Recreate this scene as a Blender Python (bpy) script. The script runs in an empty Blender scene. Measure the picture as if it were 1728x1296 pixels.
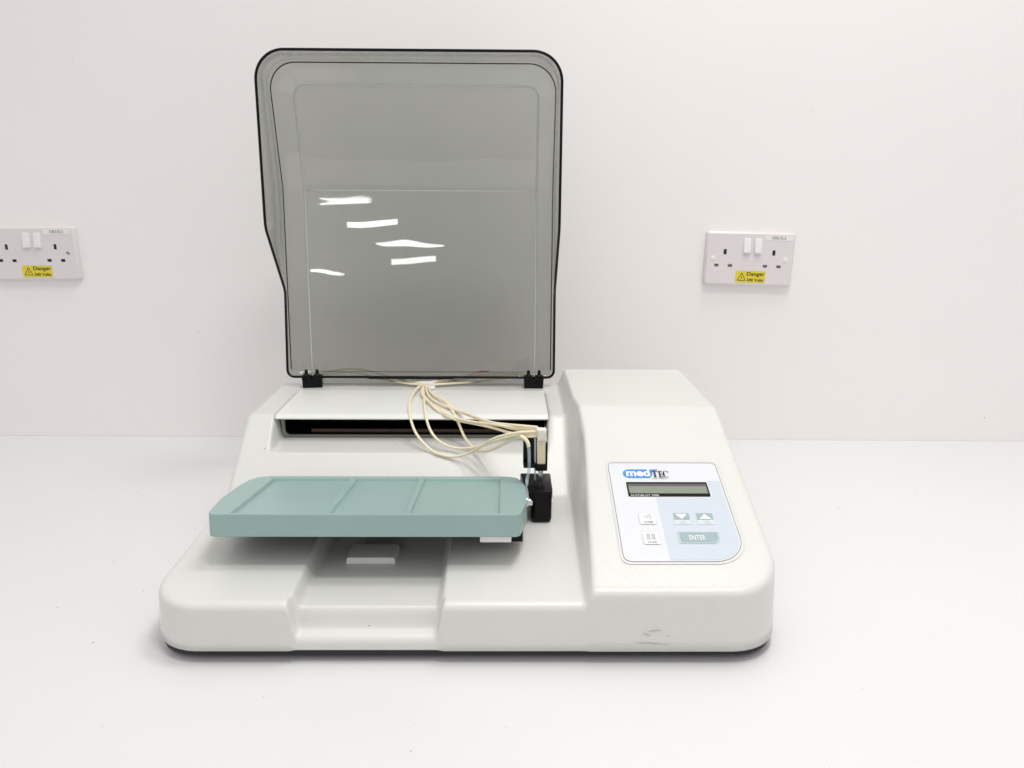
import bpy, bmesh, math, random
import numpy as np
from mathutils import Vector, Matrix
random.seed(4)
SC = bpy.context.scene
COL = SC.collection
PI = math.pi

# ------------------------------------------------------------------ materials
def mat(name, color, rough=0.5, bump=0.0, bscale=300.0, spec=0.5, metallic=0.0, coat=0.0,
        specks=0.0, speck_scale=30.0, speck_col=(0.12, 0.11, 0.10), mottle=0.0, mottle_scale=6.0,
        wave=0.0, wave_scale=8.0, scratches=0.0, flat=0):
    m = bpy.data.materials.new(name); m.use_nodes = True
    nt = m.node_tree; N = nt.nodes; L = nt.links
    b = N['Principled BSDF']
    b.inputs['Roughness'].default_value = rough
    b.inputs['Specular IOR Level'].default_value = spec
    b.inputs['Metallic'].default_value = metallic
    b.inputs['Coat Weight'].default_value = coat
    col = None
    tc = N.new('ShaderNodeTexCoord')
    rgb = N.new('ShaderNodeRGB'); rgb.outputs[0].default_value = (*color, 1)
    out = rgb.outputs[0]
    if mottle:
        n = N.new('ShaderNodeTexNoise'); n.inputs['Scale'].default_value = mottle_scale; n.inputs['Detail'].default_value = 4
        L.new(tc.outputs['Object'], n.inputs['Vector'])
        mr = N.new('ShaderNodeMapRange'); mr.inputs['From Min'].default_value = .3; mr.inputs['From Max'].default_value = .7
        mr.inputs['To Min'].default_value = 1 - mottle; mr.inputs['To Max'].default_value = 1 + mottle
        L.new(n.outputs['Fac'], mr.inputs['Value'])
        mx = N.new('ShaderNodeVectorMath'); mx.operation = 'SCALE'
        L.new(out, mx.inputs[0]); L.new(mr.outputs[0], mx.inputs['Scale']); out = mx.outputs[0]
    if specks:
        v = N.new('ShaderNodeTexVoronoi'); v.inputs['Scale'].default_value = speck_scale
        if flat:
            mpv = N.new('ShaderNodeMapping'); mpv.inputs['Rotation'].default_value = (0 if flat == 1 else PI / 2, 0, 0)
            L.new(tc.outputs['Object'], mpv.inputs['Vector']); L.new(mpv.outputs[0], v.inputs['Vector']); v.voronoi_dimensions = '2D'
        else: L.new(tc.outputs['Object'], v.inputs['Vector'])
        sep = N.new('ShaderNodeSeparateColor'); L.new(v.outputs['Color'], sep.inputs[0])
        thr = N.new('ShaderNodeMath'); thr.operation = 'MULTIPLY'; thr.inputs[1].default_value = specks
        pw = N.new('ShaderNodeMath'); pw.operation = 'POWER'; pw.inputs[1].default_value = 3
        L.new(sep.outputs[0], pw.inputs[0]); L.new(pw.outputs[0], thr.inputs[0])
        lt = N.new('ShaderNodeMath'); lt.operation = 'LESS_THAN'
        L.new(v.outputs['Distance'], lt.inputs[0]); L.new(thr.outputs[0], lt.inputs[1])
        f = N.new('ShaderNodeMath'); f.operation = 'MULTIPLY'; L.new(lt.outputs[0], f.inputs[0]); L.new(sep.outputs[1], f.inputs[1])
        mc = N.new('ShaderNodeMixRGB'); L.new(f.outputs[0], mc.inputs['Fac']); L.new(out, mc.inputs['Color1'])
        mc.inputs['Color2'].default_value = (*speck_col, 1); out = mc.outputs[0]
    if scratches:
        v = N.new('ShaderNodeTexNoise'); v.inputs['Scale'].default_value = 5.5; v.inputs['Detail'].default_value = 1
        mp = N.new('ShaderNodeMapping'); mp.inputs['Scale'].default_value = (1, 2.6, 1); mp.inputs['Rotation'].default_value = (0, 0, .5)
        L.new(tc.outputs['Object'], mp.inputs['Vector']); L.new(mp.outputs[0], v.inputs['Vector'])
        s = N.new('ShaderNodeMath'); s.operation = 'SUBTRACT'; s.inputs[1].default_value = .5; L.new(v.outputs['Fac'], s.inputs[0])
        a = N.new('ShaderNodeMath'); a.operation = 'ABSOLUTE'; L.new(s.outputs[0], a.inputs[0])
        lt = N.new('ShaderNodeMath'); lt.operation = 'LESS_THAN'; lt.inputs[1].default_value = .0007; L.new(a.outputs[0], lt.inputs[0])
        n2 = N.new('ShaderNodeTexNoise'); n2.inputs['Scale'].default_value = 14; L.new(tc.outputs['Object'], n2.inputs['Vector'])
        g = N.new('ShaderNodeMapRange'); g.inputs['From Min'].default_value = .54; g.inputs['From Max'].default_value = .62
        L.new(n2.outputs['Fac'], g.inputs['Value'])
        f = N.new('ShaderNodeMath'); f.operation = 'MULTIPLY'; L.new(lt.outputs[0], f.inputs[0]); L.new(g.outputs[0], f.inputs[1])
        f2 = N.new('ShaderNodeMath'); f2.operation = 'MULTIPLY'; f2.inputs[1].default_value = scratches; L.new(f.outputs[0], f2.inputs[0])
        mc = N.new('ShaderNodeMixRGB'); L.new(f2.outputs[0], mc.inputs['Fac']); L.new(out, mc.inputs['Color1'])
        mc.inputs['Color2'].default_value = (.45, .42, .40, 1); out = mc.outputs[0]
    L.new(out, b.inputs['Base Color'])
    nrm = None
    if bump:
        n = N.new('ShaderNodeTexNoise'); n.inputs['Scale'].default_value = bscale; n.inputs['Detail'].default_value = 3
        L.new(tc.outputs['Object'], n.inputs['Vector'])
        bp = N.new('ShaderNodeBump'); bp.inputs['Strength'].default_value = bump; bp.inputs['Distance'].default_value = .0006
        L.new(n.outputs['Fac'], bp.inputs['Height']); nrm = bp.outputs[0]
    if wave:
        n = N.new('ShaderNodeTexNoise'); n.inputs['Scale'].default_value = wave_scale; n.inputs['Detail'].default_value = 1
        L.new(tc.outputs['Object'], n.inputs['Vector'])
        bp = N.new('ShaderNodeBump'); bp.inputs['Strength'].default_value = 1; bp.inputs['Distance'].default_value = wave
        L.new(n.outputs['Fac'], bp.inputs['Height'])
        if nrm: L.new(nrm, bp.inputs['Normal'])
        nrm = bp.outputs[0]
    if nrm: L.new(nrm, b.inputs['Normal'])
    m['_'] = 0
    return m

M = {}
M['shell'] = mat('shell plastic', (.655, .652, .628), .23, bump=.38, bscale=900, spec=.6, specks=.075, speck_scale=75, mottle=.012)
M['cover'] = mat('shell plastic lightened', (.74, .745, .725), .28, bump=.26, bscale=900, specks=.03, speck_scale=40, mottle=.01)  # same plastic as shell, colour lightened to offset the lid's shade on the cover
M['teal'] = mat('teal plastic', (.288, .408, .388), .36, bump=.16, bscale=900, spec=.3, specks=.06, speck_scale=70, speck_col=(.05, .08, .08), mottle=.03, mottle_scale=9)
M['black'] = mat('black plastic', (.003, .003, .003), .30, spec=.18, bump=.05, bscale=500)
M['blackrim'] = mat('black acrylic edge', (.003, .003, .003), .22, spec=.2)
M['slot'] = mat('slot interior', (.002, .002, .002), .8, spec=.1)
M['brown'] = mat('brown heater bar', (.055, .028, .016), .5, mottle=.4, mottle_scale=60)
M['grey'] = mat('grey plastic lip', (.30, .31, .29), .4)
M['cream'] = mat('cream silicone tube', (.86, .77, .57), .38, mottle=.05, mottle_scale=30)
M['tape'] = mat('white tape', (.80, .75, .67), .5, bump=.3, bscale=250)
M['clip'] = mat('white clip', (.82, .80, .80), .4)
M['steel'] = mat('steel', (.7, .7, .7), .22, metallic=1)
M['base'] = mat('dark base', (.02, .02, .022), .7)
M['socket'] = mat('socket plastic', (.72, .68, .68), .28, mottle=.01)
M['switch'] = mat('switch plastic', (.80, .77, .78), .28)
M['yellow'] = mat('yellow sticker', (.72, .60, .035), .4, mottle=.04, mottle_scale=50)
M['ink'] = mat('black print', (.015, .012, .01), .5)
M['paper'] = mat('white label', (.80, .79, .77), .5)
M['pinhole'] = mat('pin slot', (.012, .008, .008), .6)
M['shutter'] = mat('pin shutter', (.20, .15, .14), .5)
M['overlay'] = mat('overlay film', (.66, .675, .71), .28)
M['overlayblue'] = mat('overlay blue print', (.53, .585, .655), .28)
M['overlaymid'] = mat('overlay pale print', (.60, .645, .68), .28)
M['overlaymargin'] = mat('overlay clear margin', (.67, .675, .66), .25)
M['line'] = mat('overlay line print', (.10, .10, .12), .4)
M['softline'] = mat('overlay soft line', (.50, .51, .52), .4)
M['blue'] = mat('blue print', (.03, .24, .68), .3)
M['key'] = mat('key green print', (.29, .39, .42), .28)
M['keydark'] = mat('key outline print', (.20, .31, .34), .3)
M['white'] = mat('white print', (.78, .79, .80), .3)
M['greyprint'] = mat('grey print', (.34, .36, .38), .4)
M['lcdframe'] = mat('display frame', (.003, .003, .003), .25, spec=.15)
M['lcd'] = mat('display glass', (.205, .245, .185), .18)
M['lcdshade'] = mat('display bezel', (.085, .075, .08), .3)
M['stain'] = mat('brown scuff', (.56, .51, .45), .6)
M['darkdot'] = mat('dark crumb', (.05, .04, .04), .8)
M['wall'] = mat('wall paint', (.855, .828, .818), .62, bump=.28, bscale=130, spec=.25, specks=.010, speck_scale=6, flat=2, speck_col=(.45, .42, .42), mottle=.012, mottle_scale=2.2)
M['table'] = mat('laminate worktop', (.70, .693, .702), .30, spec=.35, specks=.022, speck_scale=15, flat=1, speck_col=(.28, .26, .25), mottle=.012, mottle_scale=3, scratches=.16)

def smoked(name, tint, gloss_rough=.014, wave=.0008):
    m = bpy.data.materials.new(name); m.use_nodes = True
    nt = m.node_tree; N = nt.nodes; L = nt.links
    for n in list(N): N.remove(n)
    o = N.new('ShaderNodeOutputMaterial')
    t = N.new('ShaderNodeBsdfTransparent')
    g = N.new('ShaderNodeBsdfGlossy'); g.inputs['Roughness'].default_value = gloss_rough
    d = N.new('ShaderNodeBsdfDiffuse'); d.inputs['Color'].default_value = (.42, .43, .41, 1)
    lw = N.new('ShaderNodeLayerWeight'); lw.inputs['Blend'].default_value = .5
    pw = N.new('ShaderNodeMath'); pw.operation = 'POWER'; pw.inputs[1].default_value = 5
    L.new(lw.outputs['Facing'], pw.inputs[0])
    fr = N.new('ShaderNodeMath'); fr.operation = 'MULTIPLY_ADD'; fr.inputs[1].default_value = .96; fr.inputs[2].default_value = .04
    L.new(pw.outputs[0], fr.inputs[0])
    mx = N.new('ShaderNodeMixShader'); mx2 = N.new('ShaderNodeMixShader')
    tc = N.new('ShaderNodeTexCoord')
    n = N.new('ShaderNodeTexNoise'); n.inputs['Scale'].default_value = 6; n.inputs['Detail'].default_value = 1.5
    L.new(tc.outputs['Object'], n.inputs['Vector'])
    bp = N.new('ShaderNodeBump'); bp.inputs['Strength'].default_value = 1; bp.inputs['Distance'].default_value = wave
    L.new(n.outputs['Fac'], bp.inputs['Height']); L.new(bp.outputs[0], g.inputs['Normal'])
    n2 = N.new('ShaderNodeTexNoise'); n2.inputs['Scale'].default_value = 5; n2.inputs['Detail'].default_value = 3
    L.new(tc.outputs['Object'], n2.inputs['Vector'])
    mr = N.new('ShaderNodeMapRange'); mr.inputs['From Min'].default_value = .3; mr.inputs['From Max'].default_value = .75
    mr.inputs['To Min'].default_value = .05; mr.inputs['To Max'].default_value = .11
    L.new(n2.outputs['Fac'], mr.inputs['Value'])
    t.inputs['Color'].default_value = (*tint, 1)
    L.new(mr.outputs[0], mx2.inputs['Fac']); L.new(t.outputs[0], mx2.inputs[1]); L.new(d.outputs[0], mx2.inputs[2])
    L.new(fr.outputs[0], mx.inputs['Fac']); L.new(mx2.outputs[0], mx.inputs[1]); L.new(g.outputs[0], mx.inputs[2])
    L.new(mx.outputs[0], o.inputs['Surface'])
    return m
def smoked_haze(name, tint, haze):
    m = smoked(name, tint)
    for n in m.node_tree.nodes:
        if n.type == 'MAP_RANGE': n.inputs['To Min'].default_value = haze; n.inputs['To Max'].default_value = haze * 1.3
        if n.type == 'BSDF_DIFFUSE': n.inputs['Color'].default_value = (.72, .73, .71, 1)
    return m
M['smoked'] = smoked('smoked acrylic', (.735, .745, .73))

def clearmat():
    m = bpy.data.materials.new('clear tubing'); m.use_nodes = True
    nt = m.node_tree; N = nt.nodes; L = nt.links
    b = N['Principled BSDF']; b.inputs['Base Color'].default_value = (.75, .82, .88, 1); b.inputs['Roughness'].default_value = .12
    t = N.new('ShaderNodeBsdfTransparent'); t.inputs['Color'].default_value = (.85, .9, .95, 1)
    mx = N.new('ShaderNodeMixShader'); mx.inputs['Fac'].default_value = .36
    L.new(t.outputs[0], mx.inputs[1]); L.new(b.outputs[0], mx.inputs[2])
    L.new(mx.outputs[0], N['Material Output'].inputs['Surface'])
    return m
M['clear'] = clearmat()

# ------------------------------------------------------------------ helpers
def link(name, me, m, parent=None, smooth=True, angle=35):
    o = bpy.data.objects.new(name, me); COL.objects.link(o)
    if m is not None:
        me.materials.clear(); me.materials.append(m)
    if parent is not None: o.parent = parent
    if smooth:
        for p in me.polygons: p.use_smooth = True
        if angle is not None:
            try: me.set_sharp_from_angle(angle=math.radians(angle))
            except Exception: pass
    return o

def bm_mesh(bm, name='mesh'):
    me = bpy.data.meshes.new(name); bmesh.ops.recalc_face_normals(bm, faces=bm.faces[:]); bm.to_mesh(me); bm.free(); return me

def empty(name, loc=(0, 0, 0), rz=0.0, ry=0.0):
    o = bpy.data.objects.new(name, None); COL.objects.link(o)
    o.location = loc; o.rotation_euler = (0, ry, rz); o.empty_display_size = .05
    return o

def bevel_all(bm, r, seg=3, edges=None):
    if r > 0:
        bmesh.ops.bevel(bm, geom=edges if edges is not None else bm.edges[:], offset=r, segments=seg, profile=.5, affect='EDGES', clamp_overlap=True)

def add_box(bm, x0, x1, y0, y1, z0, z1, r=0.0, seg=2, M4=None):
    b = bmesh.new(); bmesh.ops.create_cube(b, size=1)
    for v in b.verts:
        v.co = Vector(((x0 + x1) / 2 + v.co.x * (x1 - x0), (y0 + y1) / 2 + v.co.y * (y1 - y0), (z0 + z1) / 2 + v.co.z * (z1 - z0)))
    bevel_all(b, r, seg)
    if M4 is not None: b.transform(M4)
    join(bm, b)

def join(bm, b):
    me = bpy.data.meshes.new('tmp'); b.to_mesh(me); b.free(); bm.from_mesh(me); bpy.data.meshes.remove(me)

def add_prism(bm, pts, z0, z1, r=0.0, seg=3, M4=None):
    b = bmesh.new()
    lo = [b.verts.new((x, y, z0)) for x, y in pts]; hi = [b.verts.new((x, y, z1)) for x, y in pts]
    n = len(pts)
    b.faces.new(lo[::-1]); b.faces.new(hi)
    for i in range(n): b.faces.new((lo[i], lo[(i + 1) % n], hi[(i + 1) % n], hi[i]))
    bmesh.ops.recalc_face_normals(b, faces=b.faces[:])
    bevel_all(b, r, seg)
    if M4 is not None: b.transform(M4)
    join(bm, b)

def rrect(x0, x1, y0, y1, r, seg=6):
    """rounded rectangle outline; r = scalar or (bl, br, tr, tl)"""
    if not isinstance(r, (tuple, list)): r = (r,) * 4
    P = []
    for (cx, cy, a0, rr) in ((x0 + r[0], y0 + r[0], PI, r[0]), (x1 - r[1], y0 + r[1], 1.5 * PI, r[1]), (x1 - r[2], y1 - r[2], 0, r[2]), (x0 + r[3], y1 - r[3], .5 * PI, r[3])):
        for k in range(seg + 1):
            a = a0 + .5 * PI * k / seg
            P.append((cx + rr * math.cos(a), cy + rr * math.sin(a)))
    Q = []
    for p in P:
        if not Q or math.hypot(p[0] - Q[-1][0], p[1] - Q[-1][1]) > 1e-7: Q.append(p)
    return Q

def add_cyl(bm, p0, p1, r0, r1=None, n=20, rb=0.0):
    if r1 is None: r1 = r0
    p0 = Vector(p0); p1 = Vector(p1); d = p1 - p0
    b = bmesh.new(); bmesh.ops.create_cone(b, cap_ends=True, segments=n, radius1=r0, radius2=r1, depth=d.length)
    if rb: bevel_all(b, rb, 2, [e for e in b.edges if len(e.link_faces) == 2 and any(len(f.verts) > 4 for f in e.link_faces)])
    q = d.to_track_quat('Z', 'Y').to_matrix().to_4x4(); q.translation = (p0 + p1) / 2
    b.transform(q); join(bm, b)

def catmull(P, n=8, closed=False):
    P = [Vector(p) for p in P]; out = []
    m = len(P)
    rng = range(m if closed else m - 1)
    for i in rng:
        if closed: a, b, c, d = P[(i - 1) % m], P[i], P[(i + 1) % m], P[(i + 2) % m]
        else: a, b, c, d = P[max(i - 1, 0)], P[i], P[i + 1], P[min(i + 2, m - 1)]
        for k in range(n):
            t = k / n
            out.append(.5 * ((2 * b) + (c - a) * t + (2 * a - 5 * b + 4 * c - d) * t * t + (3 * b - a - 3 * c + d) * t ** 3))
    if not closed: out.append(P[-1])
    return out

def add_tube(bm, P, r, n=10, closed=False, flat=None):
    P = [Vector(p) for p in P]; m = len(P)
    T = []
    for i in range(m):
        a = P[(i - 1) % m] if closed or i > 0 else P[i]; c = P[(i + 1) % m] if closed or i < m - 1 else P[i]
        T.append((c - a).normalized())
    up = Vector((0, 0, 1)) if abs(T[0].z) < .9 else Vector((1, 0, 0))
    nrm = (up - T[0] * up.dot(T[0])).normalized(); rings = []
    for i in range(m):
        nrm = (nrm - T[i] * nrm.dot(T[i])).normalized(); bi = T[i].cross(nrm)
        ring = []
        for k in range(n):
            a = 2 * PI * k / n
            ring.append(bm.verts.new(P[i] + nrm * (r * math.cos(a)) + bi * (r * math.sin(a))))
        rings.append(ring)
    for i in range(m if closed else m - 1):
        A = rings[i]; B = rings[(i + 1) % m]
        for k in range(n): bm.faces.new((A[k], A[(k + 1) % n], B[(k + 1) % n], B[k]))
    if not closed:
        bm.faces.new(rings[0][::-1]); bm.faces.new(rings[-1])

def boolean_mesh(me, cut_me):
    a = bpy.data.objects.new('a', me); b = bpy.data.objects.new('b', cut_me)
    COL.objects.link(a); COL.objects.link(b)
    md = a.modifiers.new('b', 'BOOLEAN'); md.object = b; md.operation = 'DIFFERENCE'; md.solver = 'EXACT'
    dg = bpy.context.evaluated_depsgraph_get(); dg.update()
    r = bpy.data.meshes.new_from_object(a.evaluated_get(dg))
    bpy.data.objects.remove(a); bpy.data.objects.remove(b)
    return r

def text_mesh(s, w, h, bold=0.0, shear=0.0, space=1.0):
    """glyph outlines of s as a flat mesh that fills the box (0..w, 0..h)"""
    c = bpy.data.curves.new('t', 'FONT'); c.body = s; c.size = 1; c.offset = bold; c.shear = shear; c.space_character = space
    c.resolution_u = 6
    o = bpy.data.objects.new('t', c); COL.objects.link(o)
    dg = bpy.context.evaluated_depsgraph_get(); dg.update()
    me = bpy.data.meshes.new_from_object(o.evaluated_get(dg))
    bpy.data.objects.remove(o)
    xs = [v.co.x for v in me.vertices]; ys = [v.co.y for v in me.vertices]
    x0, x1, y0, y1 = min(xs), max(xs), min(ys), max(ys)
    for v in me.vertices:
        v.co.x = (v.co.x - x0) / (x1 - x0) * w; v.co.y = (v.co.y - y0) / (y1 - y0) * h; v.co.z = 0
    return me

class Flat:
    """flat printed artwork, one mesh in a (u, v) plane at lift w"""
    def __init__(s): s.bm = bmesh.new()
    def poly(s, pts, w=0.0):
        s.bm.faces.new([s.bm.verts.new((x, y, w)) for x, y in pts]); return s
    def ring(s, outer, inner, w=0.0):
        n = len(outer); A = [s.bm.verts.new((x, y, w)) for x, y in outer]; B = [s.bm.verts.new((x, y, w)) for x, y in inner]
        for i in range(n): s.bm.faces.new((A[i], A[(i + 1) % n], B[(i + 1) % n], B[i]))
        return s
    def text(s, t, x, y, w_, h_, lift=0.0, **k):
        me = text_mesh(t, w_, h_, **k)
        b = bmesh.new(); b.from_mesh(me); b.transform(Matrix.Translation((x, y, lift))); join(s.bm, b); return s
    def stroke(s, pts, wd, w=0.0, closed=False):
        P = [Vector((x, y)) for x, y in pts]; n = len(P); L_, R_ = [], []
        for i in range(n):
            a = P[i - 1] if (closed or i > 0) else P[i]; c = P[(i + 1) % n] if (closed or i < n - 1) else P[i]
            d = (c - a).normalized(); q = Vector((-d.y, d.x)) * wd / 2
            L_.append(s.bm.verts.new((*(P[i] + q), w))); R_.append(s.bm.verts.new((*(P[i] - q), w)))
        for i in range(n if closed else n - 1):
            j = (i + 1) % n; s.bm.faces.new((L_[i], L_[j], R_[j], R_[i]))
        return s
    def done(s, name, m, parent, X):
        for v in s.bm.verts: v.co = X @ v.co
        me = bpy.data.meshes.new(name); s.bm.to_mesh(me); s.bm.free()
        return link(name, me, m, parent, smooth=False)

# ------------------------------------------------------------------ setting
def plane_mesh(name, corners, m):
    bm = bmesh.new(); bm.faces.new([bm.verts.new(c) for c in corners]); me = bpy.data.meshes.new(name); bm.to_mesh(me); bm.free()
    return link(name, me, m, None, smooth=False)
bm = bmesh.new(); add_box(bm, -2.6, 2.6, .02, 1.2895, -.038, 0.0, .0)
wt = link('worktop', bm_mesh(bm), M['table'], None, smooth=False); wt['kind'] = 'structure'
bm = bmesh.new(); add_box(bm, -2.6, 2.6, 1.29, 1.39, -.9, 1.75)
wl = link('wall', bm_mesh(bm), M['wall'], None, smooth=False); wl['kind'] = 'structure'

# ------------------------------------------------------------------ the machine
root = empty('blotting_machine', (0, .64, 0), math.radians(.6))
root['label'] = 'off-white bench laboratory machine with raised smoked lid, teal rocking tray and keypad on the right'
root['category'] = 'lab machine'

X0, X1, Y0, Y1 = -.3325, .2485, .002, .492
RF, RB, FR = .043, .018, .008
DX = .0012
gx = np.arange(-.345, .262, DX); gy = np.arange(-.012, .505, DX)
GX, GY = np.meshgrid(gx, gy, indexing='ij')
def sharp_height(x, y):
    deck = .0600 + .045 * y
    face = .0888 + .752 * (y - .2476)
    blk = np.minimum(face, .143)
    blk = np.minimum(blk, .143 - 1.2 * np.maximum(y - .487, 0))
    h = np.maximum(deck, blk)
    # chute and pocket behind the slot
    cf = .1075 + .03 * (y - .274)
    K = 9.0
    side = np.maximum(cf, np.maximum(cf + K * (-.2995 - x), cf + K * (x - .0470)))
    # rounded lower corners of the chute
    rr = .012
    dx = np.maximum(np.maximum(-.302 + rr - x, x - (.0495 - rr)), 0); dy = np.maximum(.272 + rr - y, 0)
    inside = (x > -.302) & (x < .0495) & (y > .272) & (y < .432) & ((dx * dx + dy * dy) < rr * rr)
    h = np.where(inside, np.minimum(h, side), h)
    # notch with front ledge
    fl = np.where(y < .0105, .0265, .0465 + .01 * y)
    wl_ = fl + 12.0 * np.maximum(-.2018 - x, 0) ; wr_ = fl + 12.0 * np.maximum(x + .0672, 0)
    fl2 = np.maximum(fl, np.maximum(wl_, wr_))
    h = np.where((y < .2), np.minimum(h, fl2), h)
    # raised keypad pod
    pod = np.minimum(.0736 + .357 * y, .170); pod = np.minimum(pod, .170 - 1.2 * np.maximum(y - .468, 0))
    xw = .0715 + .0045 * np.clip(y / .2, 0, 1)
    h = np.maximum(h, np.minimum(pod, h + 10.0 * np.maximum(x - xw, 0)))
    return h
HF = sharp_height(GX, GY)
def gauss(a, s):
    r = int(3 * s + 1); k = np.exp(-.5 * (np.arange(-r, r + 1) / s) ** 2); k /= k.sum()
    for ax in (0, 1):
        p = np.pad(a, [(r, r) if i == ax else (0, 0) for i in (0, 1)], mode='edge')
        a = sum(k[i] * (p[i:i + a.shape[0], :] if ax == 0 else p[:, i:i + a.shape[1]]) for i in range(2 * r + 1))
    return a
HS = gauss(HF, 1.3); HB = gauss(HF, 2.3)
crisp = (GX < .052) & (GY > .262)         # chute edges are crisper than the moulded steps
HS = np.where(crisp, gauss(HF, 1.1), HB * .6 + HS * .4)
HS = np.where((GX > -.225) & (GX < -.045) & (GY < .20), gauss(HF, 1.35), HS)
HS = gauss(HS, .8)
def Hs(x, y):
    fx = (x - gx[0]) / DX; fy = (y - gy[0]) / DX
    i = np.clip(fx.astype(int), 0, len(gx) - 2); j = np.clip(fy.astype(int), 0, len(gy) - 2)
    a = fx - i; b = fy - j
    return HS[i, j] * (1 - a) * (1 - b) + HS[i + 1, j] * a * (1 - b) + HS[i, j + 1] * (1 - a) * b + HS[i + 1, j + 1] * a * b

def build_shell():
    nx = int((X1 - X0) / DX) + 1; ny = int((Y1 - Y0) / DX) + 1
    xs = np.linspace(X0, X1, nx); ys = np.linspace(Y0, Y1, ny)
    A, B = np.meshgrid(xs, ys, indexing='ij')
    def warp(A, B, sx, sy, R):
        a = (sx * A - (sx * (X0 if sx < 0 else X1) - R)) / R; b = (sy * B - (sy * (Y0 if sy < 0 else Y1) - R)) / R
        msk = (a > 0) & (b > 0)
        a2 = a * np.sqrt(np.clip(1 - b * b / 2, 0, 1)); b2 = b * np.sqrt(np.clip(1 - a * a / 2, 0, 1))
        A = np.where(msk, sx * (a2 * R + (sx * (X0 if sx < 0 else X1) - R)), A)
        B = np.where(msk, sy * (b2 * R + (sy * (Y0 if sy < 0 else Y1) - R)), B)
        return A, B
    A0, B0 = A, B
    for sx in (-1, 1):
        for sy, R in ((-1, RF), (1, RB)):
            wa, wb = warp(A0, B0, sx, sy, R)
            ch = (wa != A0) | (wb != B0)
            A = np.where(ch, wa, A); B = np.where(ch, wb, B)
    Z = Hs(A, B)
    verts = np.stack([A, B, Z], -1).reshape(-1, 3)
    idx = np.arange(nx * ny).reshape(nx, ny)
    f = np.stack([idx[:-1, :-1], idx[1:, :-1], idx[1:, 1:], idx[:-1, 1:]], -1).reshape(-1, 4)
    per = np.concatenate([idx[:-1, 0], idx[-1, :-1], idx[1:, -1][::-1], idx[0, 1:][::-1]])
    P = verts[per]
    # outward normals along the perimeter
    t = np.roll(P[:, :2], -1, 0) - np.roll(P[:, :2], 1, 0)
    n = np.stack([t[:, 1], -t[:, 0]], -1); n /= np.linalg.norm(n, axis=1)[:, None]
    # a softer fillet along the pod's right side
    rings = []
    zb = .0132
    for k in range(1, 7):
        a = k / 6 * PI / 2
        rings.append(np.concatenate([P[:, :2] + n * FR * math.sin(a), (P[:, 2] - FR * (1 - math.cos(a)))[:, None]], 1))
    top = rings[-1]
    for s in (.2, .4, .6, .8, 1.0):
        z = top[:, 2] * (1 - s) + zb * s
        rings.append(np.concatenate([top[:, :2] + n * ((top[:, 2] - z) * .055)[:, None], z[:, None]], 1))
    last = rings[-1]
    rings.append(np.concatenate([last[:, :2] - n * .003, last[:, 2:]], 1))
    rings.append(np.concatenate([last[:, :2] - n * .003, last[:, 2:] + .004], 1))
    nv = len(verts); m = len(per); allv = [verts]; faces = [f]; prev = per
    for r in rings:
        cur = np.arange(m) + nv; nv += m; allv.append(r)
        faces.append(np.stack([prev, cur, np.roll(cur, -1), np.roll(prev, -1)], -1)); prev = cur
    V = np.concatenate(allv); Fc = np.concatenate(faces)
    me = bpy.data.meshes.new('body')
    me.from_pydata(V.tolist(), [], Fc.tolist()); me.update()
    return me
body = link('body', build_shell(), M['shell'], root, angle=None)
# base pan and feet
bm = bmesh.new(); add_prism(bm, rrect(-.337, .254, -.003, .49, .04), .0060, .0145)
link('base_pan', bm_mesh(bm), M['base'], root, smooth=False)
for fx, fy in ((-.28, .06), (.19, .06), (-.28, .43), (.19, .43)):
    bm = bmesh.new(); add_cyl(bm, (fx, fy, 0), (fx, fy, .0045), .012, .013)
    link('foot', bm_mesh(bm), M['black'], root)

# slot under the cover
def strip_profile(bm, prof, x0, x1):
    a = [bm.verts.new((x0, y, z)) for y, z in prof]; b = [bm.verts.new((x1, y, z)) for y, z in prof]
    n = len(prof)
    for i in range(n): bm.faces.new((a[i], a[(i + 1) % n], b[(i + 1) % n], b[i]))
    bm.faces.new(a[::-1]); bm.faces.new(b)
slot = bmesh.new()
ys_ = .327
out = rrect(-.2995, .0468, .1098, .1405, (.006, .006, .0005, .0005), 6)
inn = rrect(-.2945, .0465, .1128, .1400, (.006, .006, .0005, .0005), 6)
n_ = len(out)
def lipverts(P, y): return [slot.verts.new((x, y, z)) for x, z in P]
A_ = lipverts(out, ys_ + .002); B_ = lipverts(inn, ys_ - .001); C_ = lipverts(inn, ys_ + .004)
for i in range(n_):
    j = (i + 1) % n_
    slot.faces.new((A_[i], A_[j], B_[j], B_[i])); slot.faces.new((B_[i], B_[j], C_[j], C_[i]))
lip = link('slot_lip', bm_mesh(slot), M['grey'], root, angle=50)
bm = bmesh.new()
Pn = inn; yb = ys_ + .06
a = [bm.verts.new((x, ys_ + .0035, z)) for x, z in Pn]; b = [bm.verts.new((x, yb, z)) for x, z in Pn]
for i in range(len(Pn)): bm.faces.new((a[i], a[(i + 1) % len(Pn)], b[(i + 1) % len(Pn)], b[i]))
bm.faces.new(b)
liner = link('slot_liner', bm_mesh(bm), M['slot'], root, smooth=False)
bm = bmesh.new(); add_box(bm, -.262, .040, .334, .338, .1140, .1190, .001)
link('heater_bar', bm_mesh(bm), M['brown'], root)
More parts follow.
